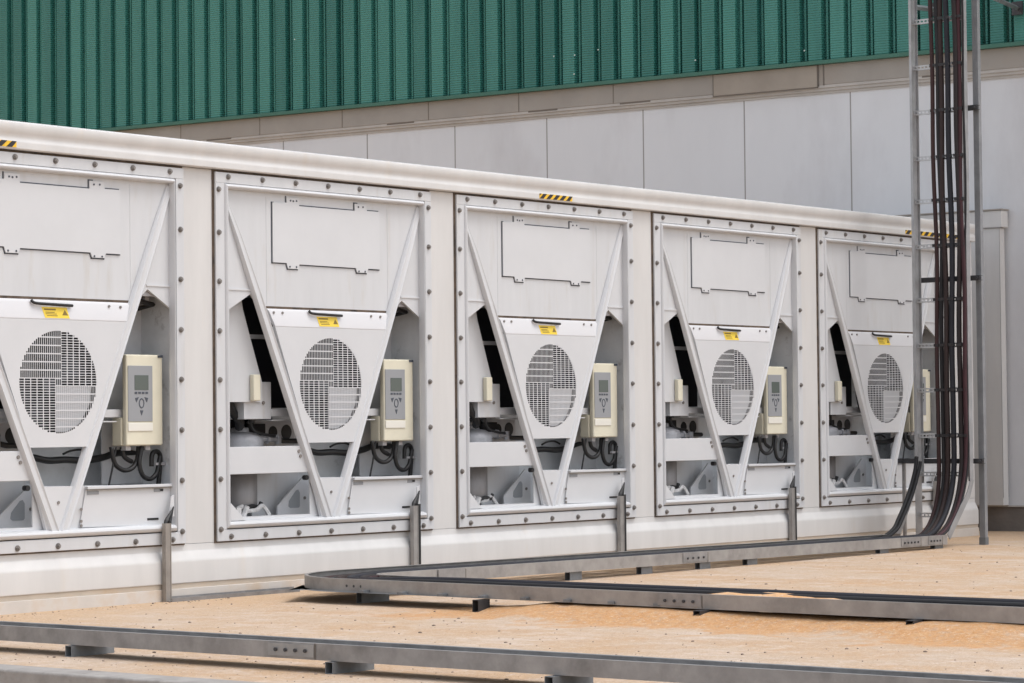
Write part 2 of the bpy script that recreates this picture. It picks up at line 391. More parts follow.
mb = MB(); mb.box(X0, X1, -.037, .06, -.02, .0695); mb.build('base_rail', mat('dusty_paint', (.61, .57, .525), .6, var=.12, scale=5, col2=(.52, .42, .32), c2=(.48, .7), c2scale=5), Cn, bev=.003)
# striped tapes
def tape(x0, x1, z0, z1, n):
    t = MB(); t.box(x0, x1, -.0485, -.0455, z0, z1); t = t.build('hazard_sticker', HAZY, Cn, label='black and yellow striped sticker on the top rail')
    st = MB(); wd = (x1-x0)/n
    for k in range(n):
        a = x0+k*wd+.0; sk = .042
        pa = [(a, z0), (a+wd*.55, z0), (min(x1, a+wd*.55+sk), z1), (min(x1, a+sk), z1)]
        st.prism(pa, -.0505, -.0487)
    st.prism([(x0, z0+.02), (x0+.022, z1), (x0, z1)], -.0505, -.0487)
    st.build('stripe', HAZB, t)
tape(3.18, 3.56, 2.592, 2.626, 5); tape(-1.98, -1.60, 2.592, 2.626, 5); tape(8.25, 9.17, 2.592, 2.626, 9)

# ------------------------------------------------------------------ cooling unit
def make_unit():
    U = empty('cooling_unit', (0, 0, 0))
    # brown ring painted as the shadowed, rusty gap round the flange
    mb = MB()
    for a in ((-.013, 2.034, -.006, -.0005, 2.545, 2.579), (-.013, 2.034, -.006, -.0005, .324, .345), (-.013, .02, -.006, -.0005, .345, 2.545), (2.01, 2.034, -.006, -.0005, .345, 2.545)): mb.box(*a)
    mb.build('gap_shade', GAPSHADE, U)
    # flange frame with rolled inner lip
    mb = MB(); mb.box(0, 2.03, -.022, -.007, 2.502, 2.567); mb.box(0, 2.03, -.022, -.007, .333, .402); mb.box(0, .078, -.022, -.007, .402, 2.502); mb.box(1.965, 2.03, -.022, -.007, .402, 2.502)
    f = mb.build('frame', WHITE, U, bev=.003)
    mb = MB()
    zi0, zi1, ui0, ui1 = .452, 2.470, .104, 1.935
    def lip(pa, pb, pc, pd):   # outer a-b, inner d-c; raised ridge profile
        (a, b, c, d) = [Vector((p[0], 0, p[1])) for p in (pa, pb, pc, pd)]
        rings = []
        for (o, i) in ((a, d), (b, c)):
            r = []
            for t, y in ((0, -.021), (.2, -.032), (.5, -.038), (.8, -.033), (1.0, -.010), (1.0, .014), (0, .014)):
                q = o.lerp(i, t); q.y = y; r.append(q)
            rings.append(r)
        mb.loft(rings)
    o0, o1, p0, p1 = .074, 1.950, .408, 2.500
    lip((o0, p1), (o1, p1), (ui1, zi1), (ui0, zi1)); lip((o1, p0), (o0, p0), (ui0, zi0), (ui1, zi0))
    lip((o0, p0), (o0, p1), (ui0, zi1), (ui0, zi0)); lip((o1, p1), (o1, p0), (ui1, zi0), (ui1, zi1))
    mb.build('frame_lip', WHITE2, U, bev=.002)
    mb = MB(); mb.prism([(.112, .452), (.245, .452), (.112, .565)], -.02, .03); mb.build('corner_gusset', WHITE2, U, bev=.003)
    # bolts
    proto = None
    zs = [2.461, 2.20, 1.903, 1.603, 1.307, 1.007, .708, .405]; us = [.108+.301*k for k in range(7)]; ub = [.112+.301*k for k in range(7)]
    pos = [(.024, z) for z in zs]+[(1.998, z) for z in zs]+[(u, 2.541) for u in us]+[(u, .360) for u in ub]
    for (u, z) in pos:
        if proto is None:
            mb = MB(); mb.cyl((0, 0, 0), .0175, -.004, n=12); mb.cyl((0, -.004, 0), .0135, -.009, n=6); mb.cyl((0, -.013, 0), .008, -.005, n=8)
            proto = mb.build('bolt', BOLT, U); b = proto
        else: b = proto.copy(); COL.objects.link(b)
        b.parent = U; b.location = (u, -.0222, z); b.rotation_euler = (0, rr.uniform(0, 1), 0)
    # recess lining
    mb = MB(); y1 = .50
    mb.box(.06, 1.99, y1, y1+.02, .43, 2.5); mb.box(.04, .06, .031, y1, .43, 2.5); mb.box(1.985, 2.005, .031, y1, .43, 2.5); mb.box(.06, 1.985, .031, y1, 2.48, 2.5); mb.box(.06, 1.985, .015, y1, .425, .452)
    mb.build('recess_lining', INNER, U)
    # upper panel with gusset shaped lower corners
    mb = MB(); mb.prism([(.1, 2.475), (1.97, 2.475), (1.97, 1.715), (1.76, 1.838), (1.67, 1.767), (.41, 1.767), (.335, 1.838), (.1, 1.715)], .012, .03)
    up_ = mb.build('upper_panel', WHITE, U)
    mb = MB(); mb.box(.118, .345, .006, .0118, 1.856, 1.866); mb.box(1.75, 1.955, .006, .0118, 1.856, 1.866); mb.box(.475, .478, .0105, .0118, 1.78, 2.45); mb.box(1.62, 1.623, .0105, .0118, 1.78, 2.45)
    mb.build('fold_line', WHITE2, U)
    hp = [(.548, 2.412), (.676, 2.418), (.676, 2.452), (.70, 2.452), (.79, 2.452), (.79, 2.402), (1.316, 2.402), (1.316, 2.448), (1.43, 2.448), (1.43, 2.408), (1.556, 2.408), (1.556, 2.034), (1.443, 2.034), (1.43, 2.006), (1.335, 2.006), (1.322, 2.034), (.79, 2.036), (.777, 2.006), (.685, 2.006), (.672, 2.040), (.548, 2.040)]
    mb = MB(); mb.prism(hp, .002, .0085); hatch = mb.build('hatch', WHITE2, U)
    mb = MB()
    cx = sum(p[0] for p in hp)/len(hp)
    def strip(pts, wd):
        for (a, b) in zip(pts[:-1], pts[1:]):
            a, b = Vector((a[0], 0, a[1])), Vector((b[0], 0, b[1])); t = (b-a).normalized(); n = Vector((-t.z, 0, t.x))*wd/2
            a -= t*wd/2; b += t*wd/2
            mb.prism([((a+n).x, (a+n).z), ((b+n).x, (b+n).z), ((b-n).x, (b-n).z), ((a-n).x, (a-n).z)], .0088, .0115)
    strip([(.56, 2.412), (.546, 2.412), (.546, 2.038), (.672, 2.038), (.685, 2.004), (.777, 2.004), (.79, 2.034), (1.322, 2.032), (1.335, 2.003), (1.43, 2.003), (1.443, 2.031), (1.556, 2.031)], .0095)
    strip([(.674, 2.418), (.674, 2.455)], .009); strip([(.79, 2.406), (1.314, 2.405), (1.314, 2.452), (1.345, 2.452)], .008); strip([(1.45, 2.411), (1.55, 2.411)], .008)
    mb.build('gap', KEYDARK, hatch); hatch.location.x = -.022
    mb = MB()
    for (u, z) in ((.71, 2.432), (.735, 2.43), (.765, 2.433), (1.35, 2.428), (1.395, 2.43), (.70, 2.018), (.76, 2.018), (1.35, 2.014), (1.41, 2.014)): mb.cyl((u, .002, z), .006, -.003, n=8)
    mb.bm.free()
    for (u, z) in ((.71, 2.432), (.735, 2.43), (.765, 2.433), (1.35, 2.428), (1.395, 2.43), (.70, 2.018), (.76, 2.018), (1.35, 2.014), (1.41, 2.014)): b_ = MB(); b_.cyl((u, .002, z), .006, -.003, n=8); b_.build('rivet', KEYDARK, hatch)
    mb = MB(); mb.box(.41, 1.67, .0125, .032, 1.752, 1.7665); mb.build('shadow_strip', GAPSHADE, U)  # brown strip painted as the shadow gap under the upper panel
    # v shaped braces
    mb = MB()
    def brace(t, b, w0, w1):
        (ax, az), (bx, bz) = t, b; d = Vector((bx-ax, bz-az)).normalized(); n = Vector((-d.y, d.x))
        rings = []
        for (x, z, wd, yf) in ((ax, az, w0, .004), (ax+(bx-ax)*.12, az+(bz-az)*.12, w0+.25*(w1-w0)+.01, -.014), (ax+(bx-ax)*.3, az+(bz-az)*.3, w1, -.022), (bx, bz, w1, -.030)):
            c = Vector((x, z)); r = []
            for t_, y_ in ((-.5, .02), (-.5, .25), (-.42, .85), (-.33, 1), (-.2, .80), (.2, .80), (.33, 1), (.42, .85), (.5, .25), (.5, .02)):
                q = c+n*wd*t_; r.append((q.x, .0116+(yf-.0116)*y_, q.y))
            rings.append(r)
        mb.loft(rings)
    brace((.108, 2.425), (1.000, .436), .03, .068); mb.build('brace', WHITE2, U, bev=.002)
    mb = MB(); brace((1.940, 2.455), (1.064, .436), .05, .068); mb.build('brace', WHITE2, U, bev=.002)
    mb = MB(); mb.prism([(.86, .695), (1.19, .695), (1.10, .45), (.94, .45)], -.010, .012); mb.build('tip_plate', WHITE2, U)
    mb = MB(); mb.prism([(.866, .70), (1.96, .685), (1.96, .445), (.866, .445)], .0215, .03); mb.build('lower_panel', WHITE2, U)
    mb = MB(); mb.cyl((1.03, -.010, .605), .009, -.006, n=8); mb.build('screw', BOLT, U)
    mb = MB(); mb.box(.90, 1.2, -.01, .012, .4515, .462);
    # fan cover
    L0, R0 = .455, 1.625
    mb = MB()
    def row(z, l, r, yf, yb): return [(l, yf, z), (r, yf, z), (r, yb, z), (l, yb, z)]
    mb.loft([row(1.752, .47, 1.612, .008, .04), row(1.735, .478, 1.606, -.006, .04), row(1.648, .515, 1.572, -.020, .0), row(1.6401, .518, 1.570, -.020, .0)])
    mb.build('cover_lip', mat('cover_lip_lit', (.63, .63, .645), .3, var=.02), U, bev=.002)  # lip coloured lighter to paint in the light on its upward slant
    # slotted plate: pinwheel of slots in a round field, cut as real openings
    mb = MB(); CX, CZ, Rr = 1.028, 1.2865, .2905; yf = -.0195; q = .0205
    keep = {}
    def quad(x0, x1, z0, z1):
        if x1-x0 > 1e-5 and z1-z0 > 1e-5: mb._f([mb.bm.verts.new(p) for p in ((x0, yf, z0), (x1, yf, z0), (x1, yf, z1), (x0, yf, z1))])
    F_ = .0148; Cc = .0495
    def field(x0, x1, z0, z1, fx, fz, br):
        nx = max(1, round((x1-x0)/(F_ if fx else Cc))); nz = max(1, round((z1-z0)/(F_ if fz else Cc)))
        dx, dz = (x1-x0)/nx, (z1-z0)/nz
        gx = dx*(.14 if fx else .075); gz = dz*(.14 if fz else .075)
        for i in range(nx):
            for j in range(nz):
                a, b, c, d = x0+i*dx, x0+(i+1)*dx, z0+j*dz, z0+(j+1)*dz
                mx, mz = (a+b)/2-CX, (c+d)/2-CZ
                # clip a cell that crosses the rim
                if fx:
                    h = Rr*Rr-mx*mx
                    if h <= 0: quad(a, b, c, d); continue
                    h = math.sqrt(h); lo_, hi_ = max(c+gz, CZ-h), min(d-gz, CZ+h)
                    if hi_-lo_ < .004: quad(a, b, c, d); continue
                    quad(a, a+gx, c, d); quad(b-gx, b, c, d); quad(a+gx, b-gx, c, lo_); quad(a+gx, b-gx, hi_, d)
                else:
                    h = Rr*Rr-mz*mz
                    if h <= 0: quad(a, b, c, d); continue
                    h = math.sqrt(h); lo_, hi_ = max(a+gx, CX-h), min(b-gx, CX+h)
                    if hi_-lo_ < .004: quad(a, b, c, d); continue
                    quad(a, b, c, c+gz); quad(a, b, d-gz, d); quad(a, lo_, c+gz, d-gz); quad(hi_, b, c+gz, d-gz)
    E = .30
    field(CX-E, CX+q, CZ+q, CZ+E, True, False, 0)      # top left: upright slots
    field(CX+q, CX+E, CZ-q, CZ+E, False, True, 0)      # top right: level slots
    field(CX-q, CX+E, CZ-E, CZ-q, True, False, 0)
    field(CX-E, CX-q, CZ-E, CZ+q, False, True, 0)
    field(CX-q, CX+q, CZ-q, CZ+q, True, False, 0)
    # plate round the field
    zt_, zb_ = 1.6398, .918
    def edgeu(z, side):
        t = (1.6398-z)/(1.6398-.918)
        return (.518+(.811-.518)*t) if side == 0 else (1.570+(1.272-1.570)*t)
    def tq(z0, z1, a0, a1, b0, b1): mb._f([mb.bm.verts.new(p) for p in ((a0, yf, z0), (b0, yf, z0), (b1, yf, z1), (a1, yf, z1))])
    zA, zB = CZ-E, CZ+E
    tq(zB, zt_, edgeu(zB, 0), edgeu(zt_, 0), edgeu(zB, 1), edgeu(zt_, 1))
    # where the trapezoid is narrower than the square, the slots keep inside by construction
    tq(zb_, zA, edgeu(zb_, 0), edgeu(zA, 0), edgeu(zb_, 1), edgeu(zA, 1))
    zs_ = [zA, zA+.1, zA+.2, zA+.3, zA+.4, zA+.5, zB]
    for a, b in zip(zs_[:-1], zs_[1:]):
        la, lb = edgeu(a, 0), edgeu(b, 0); ra, rb = edgeu(a, 1), edgeu(b, 1)
        if la < CX-E or lb < CX-E: tq(a, b, min(la, CX-E), min(lb, CX-E), CX-E, CX-E)
        if ra > CX+E or rb > CX+E: tq(a, b, CX+E, CX+E, max(ra, CX+E), max(rb, CX+E))
    mb2 = mb
    # side returns of the cover
    for sd in (0, 1):
        p = [(edgeu(zt_, sd), zt_), (edgeu(zb_, sd), zb_)]
        mb._f([mb.bm.verts.new(v_) for v_ in ((p[0][0], yf, p[0][1]), (p[1][0], yf, p[1][1]), (p[1][0], .05, p[1][1]), (p[0][0], .05, p[0][1]))])
    mb._f([mb.bm.verts.new(v_) for v_ in ((edgeu(zb_, 0), yf, zb_), (edgeu(zb_, 1), yf, zb_), (edgeu(zb_, 1), .05, zb_), (edgeu(zb_, 0), .05, zb_))])
    cov = mb.build('fan_cover', WHITE2, U)
    # trim corners of the slotted square that stick out of the trapezoid
    bm = bmesh.new(); bm.from_mesh(cov.data)
    for sd, sg in ((0, -1), (1, 1)):
        p = Vector((edgeu(zt_, sd), 0, zt_)); d = Vector((edgeu(zb_, sd), 0, zb_))-p; n = Vector((-d.z, 0, d.x)).normalized()
        if n.x*sg < 0: n = -n
        bmesh.ops.bisect_plane(bm, geom=bm.verts[:]+bm.edges[:]+bm.faces[:], plane_co=p+n*.0006, plane_no=n, clear_outer=True)
    bm.to_mesh(cov.data); bm.free()

    mb = MB(); 
    for (u, z) in ((.515, 1.727), (.595, 1.727), (1.43, 1.727), (1.52, 1.725)): b_ = MB(); b_.cyl((u, -.008, z), .008, -.006, n=8); b_.build('screw', BOLT, U)
    mb = MB(); mb.tube(smoothpath([(.835, -.012, 1.748), (.855, -.022, 1.730), (.98, -.026, 1.725), (1.135, -.022, 1.722)]), .0085, 8); mb.build('handle', BLACK, U, smooth=True)
    mb = MB()
    def lipy(z): return -.006-(1.735-z)/(.087)*.014-.0018
    q4 = [(.905, 1.712), (1.095, 1.712), (1.110, 1.65), (.925, 1.65)]
    vv = [mb.bm.verts.new((x, lipy(z), z)) for x, z in q4]; vb = [mb.bm.verts.new((x, lipy(z)+.0012, z)) for x, z in q4]
    mb._f(vv); mb._f(vb[::-1])
    for i in range(4): mb._f([vv[i], vb[i], vb[(i+1) % 4], vv[(i+1) % 4]])
    lab = mb.build('warning_label', YELLOW, U)
    mb = MB()
    def lt(x0, x1, z0, z1): mb._f([mb.bm.verts.new((x, lipy(z)-.0008, z)) for x, z in ((x0, z0), (x1, z0), (x1, z1), (x0, z1))])
    lt(.922, 1.01, 1.694, 1.703); lt(.93, 1.0, 1.680, 1.684); lt(.93, 1.015, 1.671, 1.675); lt(.94, 1.02, 1.661, 1.665)
    mb._f([mb.bm.verts.new((x, lipy(z)-.0008, z)) for x, z in ((1.055, 1.667), (1.10, 1.667), (1.077, 1.698))])
    mb.build('print', mat('label_print', (.22, .15, .03), .6), lab)
    # what sits behind the slots
    mb = MB(); n = 28
    for k in range(n):
        a0, a1 = 2*math.pi*k/n, 2*math.pi*(k+1)/n
        pts = []
        for a, y_ in ((a0, -.01), (a1, -.01), (a1, .085), (a0, .085)): pts.append((CX+.296*math.cos(a), y_, CZ+.296*math.sin(a)))
        mb._f([mb.bm.verts.new(p) for p in pts])
    mb.cyl((CX, .085, CZ), .30, .01, n=28)
    mb.build('fan_shroud', mat('shroud_dark', (.010, .011, .015), .6, var=.3, scale=20), U)
    Fn = MB()
    for k in range(5):
        a = 2*math.pi*k/5+.4; 
        ri, ro = .06, .275; rings = []
        for t in range(5):
            r_ = ri+(ro-ri)*t/4; aa = a+.15*t/4; wd = .20+.10*t/4
            rings.append([(CX+r_*math.cos(aa+wd*s_*(1.3 if t else 1.6)), .055+s_*.022+e_, CZ+r_*math.sin(aa+wd*s_*(1.3 if t else 1.6))) for s_, e_ in ((-1, 0), (1, 0), (1, .004), (-1, .004))])
        Fn.loft(rings)
    Fn.cyl((CX, .03, CZ), .075, .05, n=20)
    Fn.build('fan_blades', mat('fan_grey', (.035, .038, .046), .5), U)
    mb = MB(); mb.prism([(1.03, 1.262), (1.30, 1.262), (1.285, 1.16), (1.21, 1.05), (1.11, 1.005), (1.03, 1.005)], .004, .012); mb.build('motor_bracket', mat('motor_bracket_grey', (.46, .47, .49), .5), U)
    # left side
    mb = MB(); mb.prism([(.09, 1.80), (.345, 1.80), (.357, 1.742), (.521, 1.30), (.521, 1.175), (.09, 1.175)], .10, .115); mb.build('side_cover', WHITE, U)
    mb = MB(); mb.box(.408, .472, .062, .099, 1.181, 1.345); mb.build('junction_box', IVORY, U, bev=.008)
    mb = MB(); mb.box(.30, .98, .28, .45, 1.14, 1.83); mb.build('coil', DARK, U)
    mb = MB(); mb.box(.25, .95, .42, .46, .86, 1.14); mb.build('shadow_board', DARK, U)  # black board added as the darkness behind the compressor
    mb = MB(); mb.tube(smoothpath([(.60, .40, .93), (.66, .36, 1.04), (.76, .36, 1.06), (.84, .38, 1.0)]), .014, 7); mb.build('refrigerant_pipe', ALU, U, smooth=True)
    mb = MB(); mb.box(.45, .82, .20, .24, 1.572, 1.598); mb.build('cross_bar', LGREY, U)
    mb = MB(); mb.box(.38, .625, .12, .26, 1.068, 1.30); mb.build('electrical_box', WHITE, U, bev=.004)
    mb = MB(); mb.cyl((.55, .12, 1.17), .011, -.008, n=8); mb.build('screw', BOLT, U)
    mb = MB(); mb.box(.627, 1.70, .122, .17, 1.085, 1.132); mb.box(.627, 1.61, .12, .26, 1.056, 1.064); mb.build('cross_rail', WHITE2, U, bev=.003)
    mb = MB(); mb.box(.70, 1.06, .33, .345, .88, 1.058); mb.build('hose_plate', LGREY, U)
    mb = MB(); mb.cyl((.985, .3295, .985), .048, -.002, n=20); mb.cyl((.86, .3295, .985), .04, -.002, n=20); mb.build('hose_port', BLACK, U)
    mb = MB(); mb.lathe((.545, .318, .80), [(.15, 0), (.15, .13), (.138, .16), (.10, .182), (.06, .188), (.055, .215), (.03, .22), (.03, .24)], 24); mb.build('compressor', ALU, U, bev=.004)
    mb = MB(); mb.tube([(.58, .22, .945), (.67, .22, .945)], .022, 8); mb.tube([(.67, .22, .945), (.69, .22, .95)], .034, 8); mb.tube([(.70, .22, .945), (.80, .22, .94)], .018, 8); mb.tube([(.79, .22, .97), (.79, .22, .91)], .022, 8); mb.build('valve', ALU, U)
    mb = MB(); mb.tube(smoothpath([(.322, .2, 1.20), (.36, .2, 1.12), (.42, .2, 1.06), (.46, .24, 1.02)]), .030, 8); mb.tube(smoothpath([(.505, .18, 1.182), (.514, .18, 1.114), (.50, .18, 1.051), (.53, .18, 1.00), (.60, .18, .976), (.72, .18, .962)]), .009, 6)
    mb.tube([(.60, .28, .93), (.75, .28, .955), (.89, .27, .93), (1.05, .27, .928)], .017, 7); mb.box(.6, .76, .30, .329, .93, 1.04); mb.build('hose', BLACK, U, smooth=False)
    mb = MB(); mb.box(.09, .84, .0, .02, .733, .900); mb.box(.09, .84, .02, .30, .733, .740); mb.build('shelf', WHITE2, U, bev=.003)
    mb = MB(); mb.cyl((.742, 0, .866), .011, -.006, n=8); mb.cyl((.757, 0, .836), .011, -.006, n=8); mb.build('screw', BOLT, U)
    mb = MB(); mb.lathe((.50, .308, .49), [(.13, 0), (.132, .01), (.132, .235), (.11, .25)], 28); mb.build('receiver_tank', STEELG, U, smooth=True)
    mb = MB(); mb.prism([(.76, .46), (1.06, .46), (1.06, .70), (1.00, .70), (.76, .52)], .20, .212); mb.build('bracket_plate', LGREY, U)
    mb = MB(); mb.prism([(.63, .46), (1.06, .46), (1.06, .728), (.63, .728)], .30, .31); mb.build('rear_plate', WHITE, U)
    mb = MB(); mb.prism([(.86, .515), (.875, .505), (.955, .505), (.965, .515), (.965, .60), (.95, .62), (.93, .615), (.865, .55)], .1975, .1995); mb.build('plate_hole', mat('recess_grey', (.30, .32, .34), .6), U)
    mb = MB(); mb.cyl((1.01, .2, .566), .010, -.006, n=8); mb.build('screw', BOLT, U)
    mb = MB(); mb.tube([(.30, .12, .47), (.33, .13, .52), (.38, .14, .53)], .016, 6); mb.tube([(.36, .12, .46), (.40, .12, .53)], .018, 6); mb.tube(smoothpath([(.40, .14, .50), (.50, .14, .505), (.56, .14, .53), (.60, .12, .47)]), .014, 6); mb.box(.29, .33, .1, .14, .452, .525); mb.build('clamp', mat('cast_light', (.6, .6, .6), .5, .2, var=.3, scale=30), U)
    mb = MB(); mb.tube([(.41, .15, .515), (.48, .16, .53), (.55, .16, .52), (.57, .16, .55)], .014, 6); mb.build('cable_gland', BLACK, U); mb = MB(); mb.cyl((.52, .28, .70), .02, -.03, n=8); mb.build('cable_gland', BLACK, U); mb = MB(); mb.cyl((.82, .03, .70), .016, -.03, n=8); mb.build('cable_gland', BLACK, U)
    mb = MB(); mb.box(.14, .88, .02, .12, .4525, .470); mb.build('floor_lip', WHITE2, U)
    # right side
    mb = MB(); mb.box(1.66, 1.985, .30, .31, .69, 2.2); mb.build('side_liner', LGREY, U)
    mb = MB(); mb.box(1.73, 1.95, .035, .12, 1.80, 1.835); mb.cyl((1.80, .12, 1.80), .02, .1, n=8); mb.cyl((1.86, .12, 1.79), .02, .1, n=8); mb.build('pipe_clip', ALU, U)
    mb = MB(); mb.tube([(1.76, .1, 1.795), (1.93, .12, 1.77), (1.97, .3, 1.75)], .014, 6); mb.build('hose', BLACK, U)
    ctl = MB(); ctl.box(1.630, 1.927, .060, .098, .918, 1.454); ctl.box(1.625, 1.915, .0985, .18, .918, 1.085); ctl.box(1.70, 1.915, .0985, .16, 1.09, 1.43); ctl = ctl.build('controller', IVORY, U, bev=.010)
    mb = MB(); mb.box(1.640, 1.838, .0555, .0592, 1.060, 1.388); mb.build('keypad', KEYGREY, ctl, bev=.002)
    mb = MB(); mb.box(1.692, 1.803, .0535, .0550, 1.245, 1.332); mb.build('screen', LCD, ctl)
    mb = MB()
    for k in range(4): mb.box(1.692+k*.029, 1.712+k*.029, .0535, .055, 1.222, 1.234)
    for p in ([(1.695, 1.198), (1.725, 1.203), (1.705, 1.172)], [(1.80, 1.198), (1.77, 1.203), (1.79, 1.172)], [(1.735, 1.125), (1.76, 1.125), (1.747, 1.095)]): mb.prism(p, .0535, .055)
    for k in range(12):
        a, b = 2*math.pi*k/12, 2*math.pi*(k+1)/12
        mb.prism([(1.747+.022*math.cos(a), 1.167+.03*math.sin(a)), (1.747+.022*math.cos(b), 1.167+.03*math.sin(b)), (1.747+.016*math.cos(b), 1.167+.023*math.sin(b)), (1.747+.016*math.cos(a), 1.167+.023*math.sin(a))], .0535, .055)
    mb.build('keys', KEYDARK, ctl)
    mb = MB(); mb.box(1.640, 1.838, .054, .0592, 1.003, 1.052); mb.build('ledge', mat('ivory_light', (.74, .72, .65), .4), ctl, bev=.004)
    mb = MB(); mb.box(1.885, 1.925, .056, .0595, 1.437, 1.452); mb.build('sticker', KEYDARK, ctl)
    mb = MB(); mb.tube(smoothpath([(1.0, .28, .876), (1.115, .28, .869), (1.229, .28, .85), (1.364, .28, .852), (1.52, .28, .845), (1.659, .28, .861), (1.779, .28, .886), (1.961, .3, .883)]), .021, 8)
    mb.tube(smoothpath([(1.368, .3, .885), (1.426, .3, .903), (1.514, .3, .909), (1.583, .3, .888)]), .007, 6)
    mb.build('wiring_loom', BLACK, U, smooth=True)
    mb = MB(); C_ = [[(1.576, .12, .92), (1.605, .12, .822), (1.674, .12, .782), (1.744, .12, .794), (1.785, .12, .846), (1.796, .12, .92)], [(1.68, .14, .92), (1.70, .14, .86), (1.76, .14, .83)], [(1.803, .1, .92), (1.782, .1, .819), (1.811, .1, .747), (1.871, .1, .726), (1.923, .1, .758), (1.944, .1, .824), (1.955, .1, .86)], [(1.90, .12, .80), (1.905, .12, .87), (1.94, .12, .889), (1.97, .12, .869), (1.97, .12, .803), (1.955, .12, .68)]]
    for c in C_: mb.tube(smoothpath(c), .0145, 8)
    mb.tube(smoothpath([(1.616, .12, .92), (1.585, .12, .797), (1.554, .12, .690)]), .006, 6)
    mb.build('cable', BLACK, U, smooth=True)
    mb = MB(); mb.box(1.90, 1.985, .095, .115, .80, .815); mb.box(1.66, 1.70, .10, .14, .89, .918); mb.box(1.82, 1.86, .10, .14, .89, .918); mb.build('cable_clip', ALU, U)
    mb = MB(); mb.prism([(1.262, .672), (1.948, .672), (1.948, .447), (1.212, .457)], .012, .02); mb.box(1.262, 1.955, -.004, .028, .673, .690)
    dr = mb.build('access_door', WHITE2, U, bev=.002)
    mb = MB(); mb.box(1.255, 1.953, -.006, .0, .668, .6725); mb.build('seal', SEAM, dr)
    mb = MB(); mb.box(1.27, 1.36, .009, .0118, .642, .662); mb.box(1.80, 1.85, .009, .0118, .644, .664); mb.build('grip', KEYGREY, dr)
    b_ = MB(); b_.box(1.745, 1.835, .009, .0118, .480, .492); b_.build('vent_slot', BLACK, dr)
    mb = MB(); mb.box(1.845, 1.875, .009, .0118, .647, .662); mb.build('vent_slot', BLACK, dr)
    mb = MB()
    for z in (.56, .492, .466): b_ = MB(); b_.cyl((1.222, .012, z), .009, -.006, n=8); b_.build('screw', BOLT, dr)
    return U
proto = make_unit()
labels = ['white cooling unit at the far left, cut off by the edge of the photo', 'nearest fully visible white cooling unit, second from the left edge',
          'white cooling unit directly below the middle striped sticker on the rail', 'white cooling unit second from the far end, just left of the ladder one',
          'white cooling unit at the far end, partly hidden behind the cable ladder']
units = [proto]+[copy_tree(proto) for _ in range(4)]
for u, i in zip(units, (1, 0, 2, 3, 4)):
    u.location = ((i-1)*PT, 0, 0); tag(u, labels[i], 'cooling unit', 'cooling units set in the container side')

rv = random.Random(21)
for u in units[1:]:
    for ch in children(u):
        k = ch.name.split('.')[0]
        if k in ('cable', 'hose', 'wiring_loom', 'clamp', 'cable_gland', 'valve', 'refrigerant_pipe'):
            ch.location = (rv.uniform(-.014, .010), rv.uniform(-.01, .01), rv.uniform(-.012, .008)); ch.scale = (1, rv.uniform(.85, 1.15), rv.uniform(.985, 1.01))
        if k in ('warning_label',): ch.location = (rv.uniform(-.010, .010), 0, rv.uniform(-.004, .0))

# ------------------------------------------------------------------ conduits at the units
def riser(i):
    x = (i-1)*PT+1.785; g = empty('cable_riser', (x, -.06, 0))
    m = BROWNST if i == 0 else TRAYG; HR = .46 if i == 0 else .495
    mb = MB(); mb.box(-.026, .022, -.012, -.008, 0, HR); mb.box(-.026, -.022, -.008, .015, 0, HR); mb.box(.018, .022, -.008, .015, 0, HR)
    mb.box(-.0255, -.019, -.0145, -.012, 0, HR); mb.box(.0155, .0215, -.0145, -.012, 0, HR)
    mb.build('channel', m, g)
    mb = MB()
    if i: mb.box(.0225, .052, -.010, .015, .08, .505)  # black strip down the right side of the channel
    mb.tube([(.02, .006, HR-.03), (.025, .008, HR+.01), (.075, .02, HR+.095)], [.014, .016, .004], 6); mb.tube([(-.018, .0, HR-.01), (.0, .006, HR+.012), (.06, .018, HR+.075)], [.008, .014, .005], 6)
    mb.build('cable', BLACK, g)
    mb = MB(); mb.prism([(.065, .615), (.09, .625), (.09, .50), (.05, .49)], .03, .036); mb.build('cover_flap', WHITE2, g)
    return g
rl = ['brownish steel cable riser in front of the cut-off unit at far left', 'grey steel cable riser at the right foot of the nearest whole unit', 'grey steel cable riser below the unit with the middle striped sticker',
      'grey steel cable riser just left of the last unit', 'grey steel cable riser behind the cables of the ladder']
for i in range(5):
    g = riser(i)
    if i == 0: g.location.x = -.465
    tag(g, rl[i], 'cable riser', 'cable risers at the foot of the units')
mb = MB()
mb.box(-.48, .62, -.115, -.110, 0, .022); mb.box(-.48, .62, -.109, -.066, 0, .006); mb.box(-.48, .62, -.065, -.060, 0, .030)
tag(mb.build('ground_conduit', GALV), 'thin open steel channel lying along the foot of the container', 'conduit')

# ------------------------------------------------------------------ cable trays
H = .076
def rail_prof(s, H=H):   # open C section, s=+1 flanges point to lateral +
    t = .003; f = .022
    return [(0, 0), (s*f, 0), (s*f, t), (s*t, t), (s*t, H-t), (s*f, H-t), (s*f, H), (0, H)]
def arc(cx, cy, r, a0, a1, n, z): return [(cx+r*math.cos(math.radians(a0+(a1-a0)*k/n)), cy+r*math.sin(math.radians(a0+(a1-a0)*k/n)), z) for k in range(n+1)]
TL = empty('cable_tray', (0, 0, 0), label='L-shaped galvanised cable tray curving from the ladder foot to the right edge', cat='cable tray')
zl, zr = .068, .028
def zt1(X): return zl+(zr-zl)*max(0, (X-.45))/7.0
far = [(7.42, -.43, zt1(7.42)), (4.5, -.43, zt1(4.5)), (2, -.43, zt1(2)), (.60, -.43, zl)]+arc(.58, -1.10, .67, 90, 180, 18, zl)[1:]+[(-.15, -2.3, zl), (-.24, -3.6, zl), (-.32, -5.6, zl), (-.40, -8.5, zl)]
